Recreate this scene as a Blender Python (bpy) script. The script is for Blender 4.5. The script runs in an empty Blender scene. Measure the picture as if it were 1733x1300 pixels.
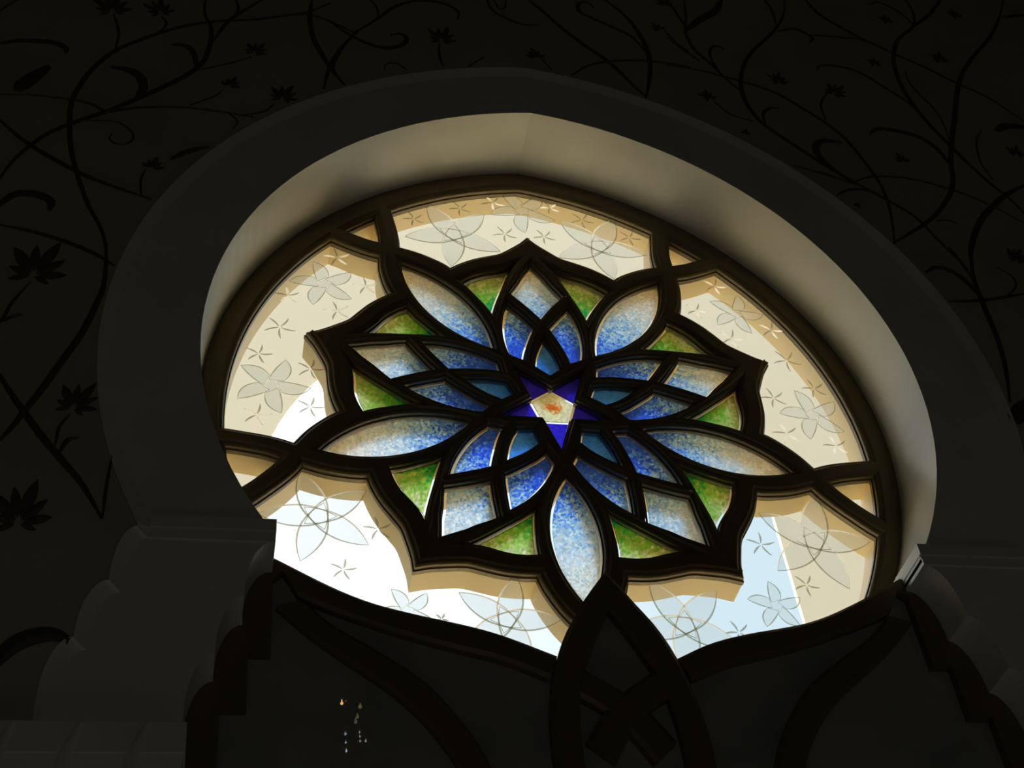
import bpy, bmesh, math, random
from mathutils import Vector, Matrix
from mathutils.geometry import delaunay_2d_cdt

random.seed(7)
C = bpy.context.scene.collection
scene = bpy.context.scene

# ------------------------------------------------------------------ camera, sky, sun, lights, exposure
# (u, v, w) = wall coordinates: u right, v up, w from the window towards the room; one unit is 1.5 m
S, ZC = 1.5, 7.15
def W(u, v, w=0.0):
    return Vector((u*S, -w*S, v*S + ZC))

CAM = (-1.26442011, -3.69915086, 3.7771629)
ROT = ((0.9784, -0.1019, 0.1799), (-0.0566, 0.7050, 0.7069), (-0.1989, -0.7018, 0.6840))
FPX = 2381.66
def rot_exact():
    v = (-0.7782, 0.2161, 0.0241)
    th = math.sqrt(sum(a*a for a in v)); k = [a/th for a in v]
    K = Matrix(((0, -k[2], k[1]), (k[2], 0, -k[0]), (-k[1], k[0], 0)))
    return Matrix.Identity(3) + math.sin(th)*K + (1-math.cos(th))*(K @ K)
RM = rot_exact()
TV = Vector((0.1653, -0.0747, -5.4329))
CAMV = -(RM.transposed() @ TV)

cam = bpy.data.cameras.new('camera'); co = bpy.data.objects.new('camera', cam); C.objects.link(co)
cam.sensor_width = 36.0; cam.lens = FPX/1733*36
cam.clip_start = 0.05; cam.clip_end = 300
rows = [Vector((RM[i][0], -RM[i][2], RM[i][1])) for i in range(3)]
m = Matrix.Identity(4)
for j in range(3):
    for i in range(3):
        m[i][j] = rows[j][i]
m.translation = W(*CAMV)
co.matrix_world = m
scene.camera = co

def un(x, y, w=0.0):
    d = RM.transposed() @ Vector(((x-866.5)/FPX, -(y-650)/FPX, -1.0))
    s = (w - CAMV[2])/d[2]
    return (CAMV[0] + s*d[0], CAMV[1] + s*d[1])

world = bpy.data.worlds.new('sky'); scene.world = world; world.use_nodes = True
nt = world.node_tree; nt.nodes.clear()
wo = nt.nodes.new('ShaderNodeOutputWorld'); bg = nt.nodes.new('ShaderNodeBackground')
tc = nt.nodes.new('ShaderNodeTexCoord'); sx = nt.nodes.new('ShaderNodeSeparateXYZ'); rp = nt.nodes.new('ShaderNodeValToRGB')
mr = nt.nodes.new('ShaderNodeMapRange'); mr.inputs['From Min'].default_value = -1.0
nt.links.new(tc.outputs['Generated'], sx.inputs[0]); nt.links.new(sx.outputs['X'], mr.inputs['Value']); nt.links.new(mr.outputs[0], rp.inputs['Fac'])
# white haze on the sun's side, pale blue away from it
rp.color_ramp.elements[0].position = 0.54; rp.color_ramp.elements[0].color = (1.30, 1.36, 1.38, 1)
rp.color_ramp.elements[1].position = 0.665; rp.color_ramp.elements[1].color = (0.70, 0.88, 0.98, 1)
nt.links.new(rp.outputs['Color'], bg.inputs['Color']); nt.links.new(bg.outputs['Background'], wo.inputs['Surface'])
bg.inputs['Strength'].default_value = 1.0

sun = bpy.data.lights.new('sun', 'SUN'); so = bpy.data.objects.new('sun', sun); C.objects.link(so)
sun.energy = 7.0; sun.angle = 0.01; sun.color = (1.0, 0.95, 0.86)
d = Vector((-0.45, -0.225, 0.86)).normalized()          # towards the sun
so.rotation_euler = d.to_track_quat('Z', 'Y').to_euler(); so.location = W(0, 12, 0)

fill = bpy.data.lights.new('room_fill', 'AREA'); fo = bpy.data.objects.new('room_fill', fill); C.objects.link(fo)  # unseen fill added behind the viewer to lift the dark wall
fill.shape = 'RECTANGLE'; fill.size = 6; fill.size_y = 4; fill.energy = 15; fill.color = (1.0, 0.97, 0.88)
fo.location = (-1.0, -12.0, 2.5)
fo.rotation_euler = Vector((0, -0.9, -0.4)).to_track_quat('Z', 'Y').to_euler()

glow = bpy.data.lights.new('low_fill', 'AREA'); go = bpy.data.objects.new('low_fill', glow); C.objects.link(go)  # unseen fill added near the floor to brighten the scallops from below
glow.shape = 'RECTANGLE'; glow.size = 9; glow.size_y = 2.0; glow.energy = 5.5; glow.color = (1.0, 0.97, 0.90)
go.location = (0.0, -1.7, 0.3); go.rotation_euler = Vector((0, -0.03, -1)).to_track_quat('Z', 'Y').to_euler()

scene.view_settings.view_transform = 'Standard'
scene.view_settings.look = 'None'
scene.view_settings.exposure = 0.0
scene.view_settings.gamma = 1.0
scene.view_settings.use_curve_mapping = False
scene.cycles.transparent_max_bounces = 32
scene.cycles.max_bounces = 8
scene.cycles.diffuse_bounces = 5
scene.cycles.caustics_reflective = False
scene.cycles.caustics_refractive = False

# ------------------------------------------------------------------ materials
def mat(name, base, rough=0.6, metal=0.0, spec=0.5, noise=None, bump=None):
    m = bpy.data.materials.new(name); m.use_nodes = True
    n = m.node_tree.nodes; l = m.node_tree.links
    b = n['Principled BSDF']
    b.inputs['Base Color'].default_value = (*base, 1); b.inputs['Roughness'].default_value = rough
    b.inputs['Metallic'].default_value = metal; b.inputs['Specular IOR Level'].default_value = spec
    t = n.new('ShaderNodeTexCoord')
    if noise:
        c2, sc, lo, hi = noise
        nz = n.new('ShaderNodeTexNoise'); nz.inputs['Scale'].default_value = sc; nz.inputs['Detail'].default_value = 5
        r = n.new('ShaderNodeValToRGB')
        r.color_ramp.elements[0].position = lo; r.color_ramp.elements[0].color = (*base, 1)
        r.color_ramp.elements[1].position = hi; r.color_ramp.elements[1].color = (*c2, 1)
        l.new(t.outputs['Object'], nz.inputs['Vector']); l.new(nz.outputs['Fac'], r.inputs['Fac']); l.new(r.outputs['Color'], b.inputs['Base Color'])
    if bump:
        sc, st = bump
        nb = n.new('ShaderNodeTexNoise'); nb.inputs['Scale'].default_value = sc
        bp = n.new('ShaderNodeBump'); bp.inputs['Strength'].default_value = st; bp.inputs['Distance'].default_value = 0.01
        l.new(t.outputs['Object'], nb.inputs['Vector']); l.new(nb.outputs['Fac'], bp.inputs['Height']); l.new(bp.outputs['Normal'], b.inputs['Normal'])
    return m

M_WALL = mat('cream_marble_wall', (0.50, 0.46, 0.33), 0.6, noise=((0.42, 0.38, 0.27), 1.5, 0.35, 0.75))
M_VINE = mat('dark_inlaid_stone', (0.075, 0.07, 0.045), 0.5)
M_FLOWER = mat('dark_inlaid_flower_stone', (0.10, 0.09, 0.055), 0.5)
M_MARBLE = mat('white_marble', (0.78, 0.78, 0.72), 0.35, noise=((0.67, 0.66, 0.58), 1.1, 0.45, 0.75))
M_BRONZE = mat('bronze_paint', (0.17, 0.13, 0.06), 0.42, 0.15)
M_GOLD = mat('gold_paint_outside', (0.88, 0.74, 0.45), 0.5)
M_DARKGLASS = mat('obscured_dark_glass', (0.36, 0.36, 0.33), 0.008, noise=((0.27, 0.28, 0.26), 3.0, 0.4, 0.7))
M_CREAM = mat('sunlit_cream_stone', (0.76, 0.76, 0.71), 0.8, noise=((0.74, 0.745, 0.71), 0.6, 0.35, 0.7))
M_GROUND = mat('pale_court_paving', (0.90, 0.70, 0.42), 0.8)
M_FLOOR = mat('dark_carpet', (0.20, 0.17, 0.12), 0.9)
M_ROOM = mat('room_plaster', (0.5, 0.47, 0.40), 0.8)

def glassy(name, tint, translucent=0.0, tcol=(1, 1, 1), gloss=0.03):
    m = bpy.data.materials.new(name); m.use_nodes = True
    n = m.node_tree.nodes; l = m.node_tree.links; n.clear()
    o = n.new('ShaderNodeOutputMaterial'); tr = n.new('ShaderNodeBsdfTransparent'); tr.inputs['Color'].default_value = (*tint, 1)
    last = tr.outputs[0]
    if translucent > 0:
        t = n.new('ShaderNodeBsdfTranslucent'); t.inputs['Color'].default_value = (*tcol, 1)
        mx = n.new('ShaderNodeMixShader'); mx.inputs[0].default_value = translucent
        l.new(last, mx.inputs[1]); l.new(t.outputs[0], mx.inputs[2]); last = mx.outputs[0]
    if gloss > 0:
        g = n.new('ShaderNodeBsdfGlossy'); g.inputs['Roughness'].default_value = 0.08
        mx = n.new('ShaderNodeMixShader'); mx.inputs[0].default_value = gloss
        l.new(last, mx.inputs[1]); l.new(g.outputs[0], mx.inputs[2]); last = mx.outputs[0]
    l.new(last, o.inputs['Surface'])
    return m
M_GLASS = glassy('clear_glass', (0.985, 0.99, 0.985), 0, gloss=0.02)
M_FROST = glassy('frosted_glass', (0.905, 0.927, 0.942), 0.10, (0.9, 0.93, 0.97), 0.01)
M_CUT = glassy('cut_glass_line', (0.70, 0.70, 0.62), 0.12, (0.8, 0.8, 0.75), 0.06)
M_CUTB = glassy('cut_glass_highlight', (1.0, 1.0, 1.0), 0.85, (1, 1, 1), 0.0)  # white colour stands in for glints refracted by the cuts

def mosaic(name, stops, spread, scale=95.0, tl=0.12):
    """grains of coloured glass whose colour runs with the distance from the heart of the window"""
    m = bpy.data.materials.new(name); m.use_nodes = True
    n = m.node_tree.nodes; l = m.node_tree.links; n.clear()
    o = n.new('ShaderNodeOutputMaterial'); tc = n.new('ShaderNodeTexCoord')
    mul = n.new('ShaderNodeVectorMath'); mul.operation = 'MULTIPLY'; mul.inputs[1].default_value = (1/S, 0, 1/S)
    ln = n.new('ShaderNodeVectorMath'); ln.operation = 'LENGTH'
    l.new(tc.outputs['Object'], mul.inputs[0]); l.new(mul.outputs[0], ln.inputs[0])
    vo = n.new('ShaderNodeTexVoronoi'); vo.inputs['Scale'].default_value = scale
    l.new(mul.outputs[0], vo.inputs['Vector'])
    sep = n.new('ShaderNodeSeparateColor'); l.new(vo.outputs['Color'], sep.inputs[0])
    nz = n.new('ShaderNodeTexNoise'); nz.inputs['Scale'].default_value = 9.0; nz.inputs['Detail'].default_value = 3
    l.new(mul.outputs[0], nz.inputs['Vector'])
    a = n.new('ShaderNodeMath'); a.operation = 'MULTIPLY_ADD'; a.inputs[1].default_value = spread; l.new(sep.outputs[0], a.inputs[0]); l.new(ln.outputs['Value'], a.inputs[2])
    b = n.new('ShaderNodeMath'); b.operation = 'MULTIPLY_ADD'; b.inputs[1].default_value = min(spread, 0.10); l.new(nz.outputs['Fac'], b.inputs[0]); l.new(a.outputs[0], b.inputs[2])
    c = n.new('ShaderNodeMath'); c.operation = 'SUBTRACT'; c.inputs[1].default_value = spread*0.5+min(spread, 0.10)*0.5; l.new(b.outputs[0], c.inputs[0])
    r = n.new('ShaderNodeValToRGB'); el = r.color_ramp.elements
    while len(el) < len(stops): el.new(0.5)
    for e, (p, col) in zip(el, stops): e.position = p; e.color = (*col, 1)
    l.new(c.outputs[0], r.inputs['Fac'])
    # some grains lighter, some darker
    hv = n.new('ShaderNodeHueSaturation'); l.new(r.outputs['Color'], hv.inputs['Color'])
    mr = n.new('ShaderNodeMapRange'); mr.inputs['To Min'].default_value = 0.80; mr.inputs['To Max'].default_value = 1.04
    l.new(sep.outputs[1], mr.inputs['Value']); l.new(mr.outputs[0], hv.inputs['Value'])
    tr = n.new('ShaderNodeBsdfTransparent'); t = n.new('ShaderNodeBsdfTranslucent'); rf = n.new('ShaderNodeBsdfRefraction')
    rf.inputs['Roughness'].default_value = 0.42; rf.inputs['IOR'].default_value = 1.25
    for q in (tr, t, rf): l.new(hv.outputs[0], q.inputs['Color'])
    m1 = n.new('ShaderNodeMixShader'); m1.inputs[0].default_value = 0.75
    l.new(tr.outputs[0], m1.inputs[1]); l.new(rf.outputs[0], m1.inputs[2])
    mx = n.new('ShaderNodeMixShader'); mx.inputs[0].default_value = tl
    l.new(m1.outputs[0], mx.inputs[1]); l.new(t.outputs[0], mx.inputs[2])
    l.new(mx.outputs[0], o.inputs['Surface'])
    return m
# the light passes two faces of each slab, so each stop is the square root of the tint
def sq(c): return tuple(math.sqrt(max(a, 0.0)) for a in c)
BLUE = [(0.20, (0.05, 0.16, 0.90)), (0.34, (0.03, 0.08, 0.95)), (0.44, (0.08, 0.28, 1.0)), (0.53, (0.30, 0.58, 1.0)),
        (0.64, (0.60, 0.81, 1.0)), (0.78, (0.90, 0.94, 0.98)), (0.92, (0.88, 0.83, 0.72))]
M_BLUE = mosaic('blue_mosaic_glass', [(p, sq(c)) for p, c in BLUE], 0.26, 125)
M_KITE = mosaic('sea_blue_mosaic_glass', [(0.1, sq((0.025, 0.17, 1.0))), (0.4, sq((0.10, 0.38, 1.0)))], 0.08)
M_STAR = mosaic('ultramarine_mosaic_glass', [(0.05, sq((0.045, 0.02, 0.75))), (0.25, sq((0.025, 0.03, 0.65)))], 0.05)
M_GREEN = mosaic('green_mosaic_glass', [(0.54, sq((0.0, 0.50, 0.34))), (0.60, sq((0.12, 0.54, 0.05))), (0.67, sq((0.28, 0.64, 0.07))),
                 (0.75, sq((0.60, 0.72, 0.26))), (0.82, sq((0.90, 0.90, 0.66)))], 0.16)
M_HEART = mosaic('cream_and_orange_mosaic_glass', [(0.0, sq((0.85, 0.14, 0.02))), (0.018, sq((0.88, 0.30, 0.06))), (0.030, sq((0.94, 0.88, 0.52))), (0.09, sq((0.98, 0.95, 0.68)))], 0.03, 130)

# ------------------------------------------------------------------ helpers
def link(name, bm, material, parent=None, smooth=False):
    me = bpy.data.meshes.new(name); bmesh.ops.recalc_face_normals(bm, faces=bm.faces)
    bm.to_mesh(me); bm.free()
    if smooth:
        for p in me.polygons: p.use_smooth = True
    for mm in (material if isinstance(material, (list, tuple)) else [material]): me.materials.append(mm)
    o = bpy.data.objects.new(name, me); C.objects.link(o)
    if parent is not None: o.parent = parent
    return o
def tag(o, label, cat, kind=None, group=None):
    o['label'] = label; o['category'] = cat
    if kind: o['kind'] = kind
    if group: o['group'] = group
    return o
def empty(name, loc=(0, 0, 0)):
    o = bpy.data.objects.new(name, None); o.location = loc; C.objects.link(o); o.empty_display_size = 0.1
    return o

class Rel:
    """parts of one thing are modelled around its own origin"""
    def __init__(s, u, v, w): s.o = (u, v, w)
    def __call__(s, u, v, w): return Vector(((u-s.o[0])*S, -(w-s.o[2])*S, (v-s.o[1])*S))

def area2(P): return sum(P[i][0]*P[(i+1) % len(P)][1]-P[(i+1) % len(P)][0]*P[i][1] for i in range(len(P)))
def ccw(P): return P if area2(P) > 0 else P[::-1]
def offset(P, d, lim=2.6):
    """P counter-clockwise; d > 0 grows it"""
    n = len(P); out = []
    for i in range(n):
        a, b, c = P[i-1], P[i], P[(i+1) % n]
        e1 = (b[0]-a[0], b[1]-a[1]); e2 = (c[0]-b[0], c[1]-b[1])
        l1 = math.hypot(*e1) or 1e-9; l2 = math.hypot(*e2) or 1e-9
        n1 = (e1[1]/l1, -e1[0]/l1); n2 = (e2[1]/l2, -e2[0]/l2)
        k = 1+n1[0]*n2[0]+n1[1]*n2[1]
        mx, my = (n1[0]+n2[0])/max(k, 0.05), (n1[1]+n2[1])/max(k, 0.05)
        L = math.hypot(mx, my)
        if L > lim: mx, my = mx*lim/L, my*lim/L
        out.append((b[0]+mx*d, b[1]+my*d))
    return out
def smooth_seg(P, n=10):
    """Catmull-Rom through P, endpoints kept"""
    if len(P) == 2: return [P[0], P[1]]
    Q = [(2*P[0][0]-P[1][0], 2*P[0][1]-P[1][1])] + list(P) + [(2*P[-1][0]-P[-2][0], 2*P[-1][1]-P[-2][1])]
    out = []
    for i in range(1, len(Q)-2):
        p0, p1, p2, p3 = Q[i-1:i+3]
        for k in range(n):
            t = k/n
            out.append(tuple(0.5*(2*p1[j]+(p2[j]-p0[j])*t+(2*p0[j]-5*p1[j]+4*p2[j]-p3[j])*t*t+(3*p1[j]-p0[j]-3*p2[j]+p3[j])*t**3) for j in (0, 1)))
    out.append(P[-1]); return out
def chain(*segs, n=5):
    out = []
    for s in segs:
        q = smooth_seg(s, n)
        if out and math.dist(out[-1], q[0]) < 1e-6: q = q[1:]
        out += q
    if math.dist(out[0], out[-1]) < 1e-6: out.pop()
    return ccw(out)
def rot(P, deg):
    c, s = math.cos(math.radians(deg)), math.sin(math.radians(deg))
    return [(c*x-s*y, s*x+c*y) for x, y in P]
def mir(P): return [(-x, y) for x, y in P]

def inside(p, P):
    x, y = p; r = False; j = len(P)-1
    for i in range(len(P)):
        if (P[i][1] > y) != (P[j][1] > y) and x < (P[j][0]-P[i][0])*(y-P[i][1])/(P[j][1]-P[i][1])+P[i][0]: r = not r
        j = i
    return r
def cap(bm, loops, w, R):
    """flat face with holes; loops[0] is the outer one"""
    vs = [[bm.verts.new(R(x, y, w)) for x, y in L] for L in loops]
    flat = [v for L in vs for v in L]
    pts = [Vector(p) for L in loops for p in L]; ed = []; k = 0
    for L in loops:
        ed += [(k+i, k+(i+1) % len(L)) for i in range(len(L))]; k += len(L)
    V, E_, F, ov, oe, of = delaunay_2d_cdt(pts, ed, [], 0, 1e-6)
    boxes = [(min(p[0] for p in L), max(p[0] for p in L), min(p[1] for p in L), max(p[1] for p in L)) for L in loops]
    for f in F:
        c = (sum(V[i][0] for i in f)/3, sum(V[i][1] for i in f)/3)
        if not inside(c, loops[0]): continue
        if any(b[0] <= c[0] <= b[1] and b[2] <= c[1] <= b[3] and inside(c, L) for L, b in zip(loops[1:], boxes[1:])): continue
        try: bm.faces.new([flat[ov[i][0]] for i in f])
        except (ValueError, IndexError): pass
    return vs
def strip(bm, A, B, mi=0):
    n = len(A)
    for i in range(n):
        f = bm.faces.new((A[i], A[(i+1) % n], B[(i+1) % n], B[i])); f.material_index = mi
def ring(bm, P, w, R): return [bm.verts.new(R(x, y, w)) for x, y in P]
def plate(bm, outer, holes, w0, w1, R):
    f = cap(bm, [outer]+holes, w1, R); b = cap(bm, [outer]+holes, w0, R)
    for A, B in zip(f, b): strip(bm, A, B)
def slab(name, P, w0, w1, material, parent, R, extra=()):
    bm = bmesh.new(); plate(bm, P, list(extra), w0, w1, R)
    return link(name, bm, material, parent)

# ------------------------------------------------------------------ outlines of the wall opening
def horseshoe(c, v0, r, v_end, n=40):
    """right half of a pointed horseshoe arch, from its point down to height v_end"""
    a0 = math.acos(c/r); a1 = math.asin((v_end-v0)/r)
    return [(-c+r*math.cos(a0+(a1-a0)*i/n), v0+r*math.sin(a0+(a1-a0)*i/n)) for i in range(n+1)]
def scallop(u0, v0, u1, v1, n=9):
    """quarter-round bite: leaves (u0, v0) level and ends at (u1, v1) plumb"""
    return [(u0+(u1-u0)*math.sin(math.pi/2*i/n), v1+(v0-v1)*math.cos(math.pi/2*i/n)) for i in range(n+1)]
def both(right):
    """close a right half (top point first, running down) with its mirror image"""
    left = [(-u, v) for u, v in right[::-1] if abs(u) > 1e-4]
    return ccw(list(right)+left)
FL = -ZC/S
D, WALL, SCR = 0.345, 0.36, 0.19
SC = [(1.082, -0.998, 1.162, -1.196), (1.162, -1.199, 1.237, -1.394), (1.237, -1.397, 1.312, -1.594)]
stairs = sum([scallop(*s) for s in SC], [])
open_r = horseshoe(0.208, -0.096, 1.550, -0.912) + [(1.074, -0.915), (1.074, -0.984), (1.082, -0.986)] + stairs + [(1.312, FL)]
OPENING = both(open_r)
SO = [(1.450, -0.998, 1.512, -1.196), (1.512, -1.199, 1.588, -1.394), (1.588, -1.397, 1.662, -1.594)]
face_r = horseshoe(0.232, -0.125, 1.864, -0.96) + [(1.450, -0.985)] + sum([scallop(*s) for s in SO], []) + [(1.662, FL)]
FACE = both(face_r)
base_r = horseshoe(0.232, -0.125, 1.908, -0.93) + [(1.486, -0.958)] + sum([scallop(a+.036, b+.03, c+.036, d+.028) for a, b, c, d in SO], []) + [(1.698, FL)]
BASE = both(base_r)
ABS = Rel(0, -ZC/S, 0)      # world origin: structure is modelled in place

# room shell
RL, RR, RB, RT = -7.0, 7.0, 14.0, 6.2
def box(name, u0, u1, v0, v1, w0, w1, material, parent=None, R=ABS):
    bm = bmesh.new()
    plate(bm, [(u0, v0), (u1, v0), (u1, v1), (u0, v1)], [], w0, w1, R)
    return link(name, bm, material, parent)

bm = bmesh.new()
# the wall with its opening, down to the floor: one outline that walks round the opening
lo_r = [p for p in base_r]; 
wall_out = [(RL, FL), (-lo_r[-1][0], FL)] + [(-u, v) for u, v in lo_r[::-1]][1:] + lo_r[1:] + [(RR, FL), (RR, RT), (RL, RT)]
plate(bm, ccw(wall_out), [], -0.30, WALL, ABS)
wall = link('wall_front', bm, M_WALL)
tag(wall, 'dim cream wall around the arched window, inlaid with dark flowering vines', 'wall', 'structure')

tag(box('floor', RL, RR, FL-0.1, FL, -0.3, RB, M_FLOOR), 'floor of the dim hall below the window', 'floor', 'structure')
tag(box('ceiling', RL, RR, RT, RT+0.1, -0.3, RB, M_ROOM), 'ceiling of the dim hall above the window', 'ceiling', 'structure')
tag(box('wall_left', RL-0.1, RL, FL-0.1, RT+0.1, -0.3, RB, M_ROOM), 'left side wall of the dim hall', 'wall', 'structure')
tag(box('wall_right', RR, RR+0.1, FL-0.1, RT+0.1, -0.3, RB, M_ROOM), 'right side wall of the dim hall', 'wall', 'structure')
tag(box('wall_back', RL-0.1, RR+0.1, FL-0.1, RT+0.1, RB, RB+0.1, M_ROOM), 'rear wall of the dim hall, behind the viewer', 'wall', 'structure')

# ------------------------------------------------------------------ marble surround
trim = empty('trim_1', W(0, 0, 0)); TR = Rel(0, 0, 0)
tag(trim, 'white marble horseshoe surround with scalloped lower edges framing the rose window', 'arch surround', 'structure')
def open_path(right):            # walks round an opening that reaches the floor
    return [(-u, v) for u, v in right[::-1]] + right[1:]
bm = bmesh.new()
po, pi = open_path(face_r), open_path(open_r)
# the band: the face between the outer edge and the opening
outline = [(u, v) for u, v in po] + [(u, v) for u, v in pi[::-1]]
plate(bm, ccw(outline), [], D-0.02, D, TR)
# bevel from the wall down to the band, all round
A = [bm.verts.new(TR(u, v, WALL+0.004)) for u, v in open_path(base_r)]
Bv = [bm.verts.new(TR(u, v, D)) for u, v in open_path(face_r)]
for i in range(len(A)-1): bm.faces.new((A[i], A[i+1], Bv[i+1], Bv[i]))
link('arch_band', bm, M_MARBLE, trim)
# the lining of the opening, a solid block behind the band
bm = bmesh.new()
lin_out = [(u*1.004, v*1.004 if v > FL+0.01 else v) for u, v in open_path(base_r)]
plate(bm, ccw(lin_out + pi[::-1]), [], -0.16, D-0.02, TR)
link('reveal_lining', bm, M_MARBLE, trim)
for s in (1, -1):
    bm = bmesh.new()
    # impost moulding: fillet, groove, fillet
    for a, b, q, w1 in ((-0.958, -0.915, 0.0, D+0.010), (-0.972, -0.957, 0.006, D+0.002), (-0.998, -0.971, 0.002, D+0.006)):
        P = [(s*(1.072+q), a), (s*1.449, a), (s*1.449, b), (s*(1.072+q), b)]
        plate(bm, ccw(P), [], 0.16, w1, TR)
    link('impost_moulding', bm, M_MARBLE, trim)

# pilaster with a carved capital at each side of the doorway
for s in (-1, 1):
    r = empty('pilaster', W(s*1.9, FL, D)); PR = Rel(s*1.9, FL, D)
    tag(r, 'white marble pilaster under the %s scalloped edge, its capital carved with leaves' % ('left' if s < 0 else 'right'), 'pilaster', 'structure')
    def bx(nm, a, b, v0, v1, w0, w1):
        bm = bmesh.new(); plate(bm, ccw([(s*a, v0), (s*b, v0), (s*b, v1), (s*a, v1)]), [], w0, w1, PR); return link(nm, bm, M_MARBLE, r)
    bx('abacus', 1.300, 2.6, -1.745, -1.655, 0.17, 0.400)
    bx('plinth', 1.312, 2.6, -1.655, -1.600, 0.17, D+0.012)
    # bell of the capital, tapering down
    bm = bmesh.new()
    t = [(s*1.304, 0.397), (s*2.58, 0.397), (s*2.58, 0.17), (s*1.304, 0.17)]
    b = [(s*1.35, 0.355), (s*2.50, 0.355), (s*2.50, 0.17), (s*1.35, 0.17)]
    T = [bm.verts.new(PR(u, -1.745, w)) for u, w in t]; B = [bm.verts.new(PR(u, -2.25, w)) for u, w in b]
    bm.faces.new(T); bm.faces.new(B[::-1]); strip(bm, T, B)
    link('capital_bell', bm, M_MARBLE, r)
    for k in range(7):
        bm = bmesh.new(); pts = []
        u0 = 1.36+0.17*k
        for i in range(13):
            t_ = i/12; vv = -1.66-0.42*t_
            uu = u0+0.09*math.sin(math.pi*(0.15+0.9*t_))-0.05*t_
            pts.append((s*uu, vv, (0.402 if vv > -1.745 else 0.399-0.083*(-1.745-vv))))
        prev = None
        for i, (u, v, w) in enumerate(pts):
            h = 0.030*math.sin(math.pi*(i+0.6)/13)+0.004
            row = [bm.verts.new(PR(u-h, v, w-0.004)), bm.verts.new(PR(u-h*.3, v, w+0.008)), bm.verts.new(PR(u+h, v, w-0.004))]
            if prev:
                for j in range(2): bm.faces.new((prev[j], prev[j+1], row[j+1], row[j]))
            prev = row
        link('carved_leaf', bm, M_MARBLE, r, True)
    bx('shaft', 1.40, 2.46, FL+0.25, -2.25, 0.17, 0.352)
    bx('base', 1.33, 2.53, FL, FL+0.25, 0.17, 0.39)

# ------------------------------------------------------------------ rose window
win = empty('window_1', W(0, 0, 0)); WR = Rel(0, 0, 0)
tag(win, 'round rose window of blue and green mosaic glass petals around a five-pointed star', 'window', 'structure')

green_r = chain([(0.318, 0.678), (0.275, 0.714), (0.22, 0.745), (0.155, 0.767), (0.112, 0.786), (0.072, 0.815)],
                [(0.072, 0.815), (0.098, 0.768), (0.122, 0.71), (0.147, 0.642), (0.172, 0.573), (0.198, 0.488)],
                [(0.198, 0.488), (0.225, 0.541), (0.255, 0.59), (0.286, 0.638), (0.318, 0.678)])
dia = [(0, 0.832), (0.027, 0.788), (0.049, 0.752), (0.072, 0.705), (0.096, 0.665), (0.116, 0.628)]
dib = [(0.116, 0.628), (0.079, 0.585), (0.037, 0.532), (0, 0.480)]
diamond = chain(dia, dib, mir(dib)[::-1], mir(dia)[::-1])
side_r = chain([(0.131, 0.573), (0.152, 0.512), (0.165, 0.44), (0.168, 0.37), (0.162, 0.305), (0.152, 0.258)],
               [(0.152, 0.258), (0.125, 0.243), (0.092, 0.228)],
               [(0.092, 0.228), (0.082, 0.283), (0.064, 0.337), (0.043, 0.393), (0.025, 0.432)],
               [(0.025, 0.432), (0.057, 0.478), (0.095, 0.528), (0.131, 0.573)])
kta = [(0, 0.378), (0.017, 0.340), (0.033, 0.302), (0.048, 0.25), (0.055, 0.2)]
ktb = [(0.055, 0.2), (0.028, 0.177), (0, 0.154)]
kite = chain(kta, ktb, mir(ktb)[::-1], mir(kta)[::-1])
def arc_lens(y0, y1, half, n=20):
    h = (y1-y0)/2; r = (h*h+half*half)/(2*half); a = math.asin(h/r); cx = half-r; cy = (y0+y1)/2
    R_ = [(cx+r*math.cos(-a+2*a*i/n), cy+r*math.sin(-a+2*a*i/n)) for i in range(n+1)]
    return ccw(R_+mir(R_)[::-1][1:-1])
lens = arc_lens(0.35, 0.957, 0.0965)
st = [(0, 0.243), (0.0185, 0.190), (0.037, 0.132)]
star = []
for k in range(5):
    star += rot(smooth_seg([(0.0558, 0.0768), (0.037, 0.132), (0.0185, 0.190), (0, 0.243)], 3)[:-1]+smooth_seg([(0, 0.243), (-0.0185, 0.190), (-0.037, 0.132), (-0.0558, 0.0768)], 3)[:-1], -90-90+72*k)
star = ccw(star)

RIN = (0.228, -0.121, 1.478)
def ring_at(th, q=RIN):
    c, v0, r = q; x, y = math.cos(th), math.sin(th)
    # |x| t + c, y t - v0
    ax = abs(x); B_ = ax*c - y*v0; Cc = c*c+v0*v0-r*r
    t = -B_+math.sqrt(B_*B_-Cc)
    return (x*t, y*t)
outl = [(0, 1.002), (0.022, 0.976), (0.042, 0.954), (0.086, 0.915), (0.135, 0.876), (0.186, 0.855), (0.25, 0.829), (0.306, 0.797), (0.355, 0.761)]
arm_in = [(-0.162, 0.8245), (-0.147, 0.873), (-0.121, 0.931), (-0.092, 0.981), (-0.053, 1.033)]
arm_out = [(-0.053, 1.033), (-0.084, 1.073), (-0.117, 1.127), (-0.148, 1.187), (-0.18, 1.252), (-0.208, 1.325), (-0.23, 1.40), (-0.25, 1.5), (-0.27, 1.62)]
def clip_ring(P):
    out = []
    for i, p in enumerate(P):
        q = ring_at(math.atan2(p[1], p[0])); f = math.hypot(*p)/math.hypot(*q)
        if f >= 1:
            a = out[-1]; lo, hi = 0.0, 1.0
            for _ in range(40):
                mid = (lo+hi)/2; x = (a[0]+(p[0]-a[0])*mid, a[1]+(p[1]-a[1])*mid); q = ring_at(math.atan2(x[1], x[0]))
                if math.hypot(*x) > math.hypot(*q): hi = mid
                else: lo = mid
            out.append((a[0]+(p[0]-a[0])*lo, a[1]+(p[1]-a[1])*lo)); return out
        out.append(p)
    return out
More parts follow.
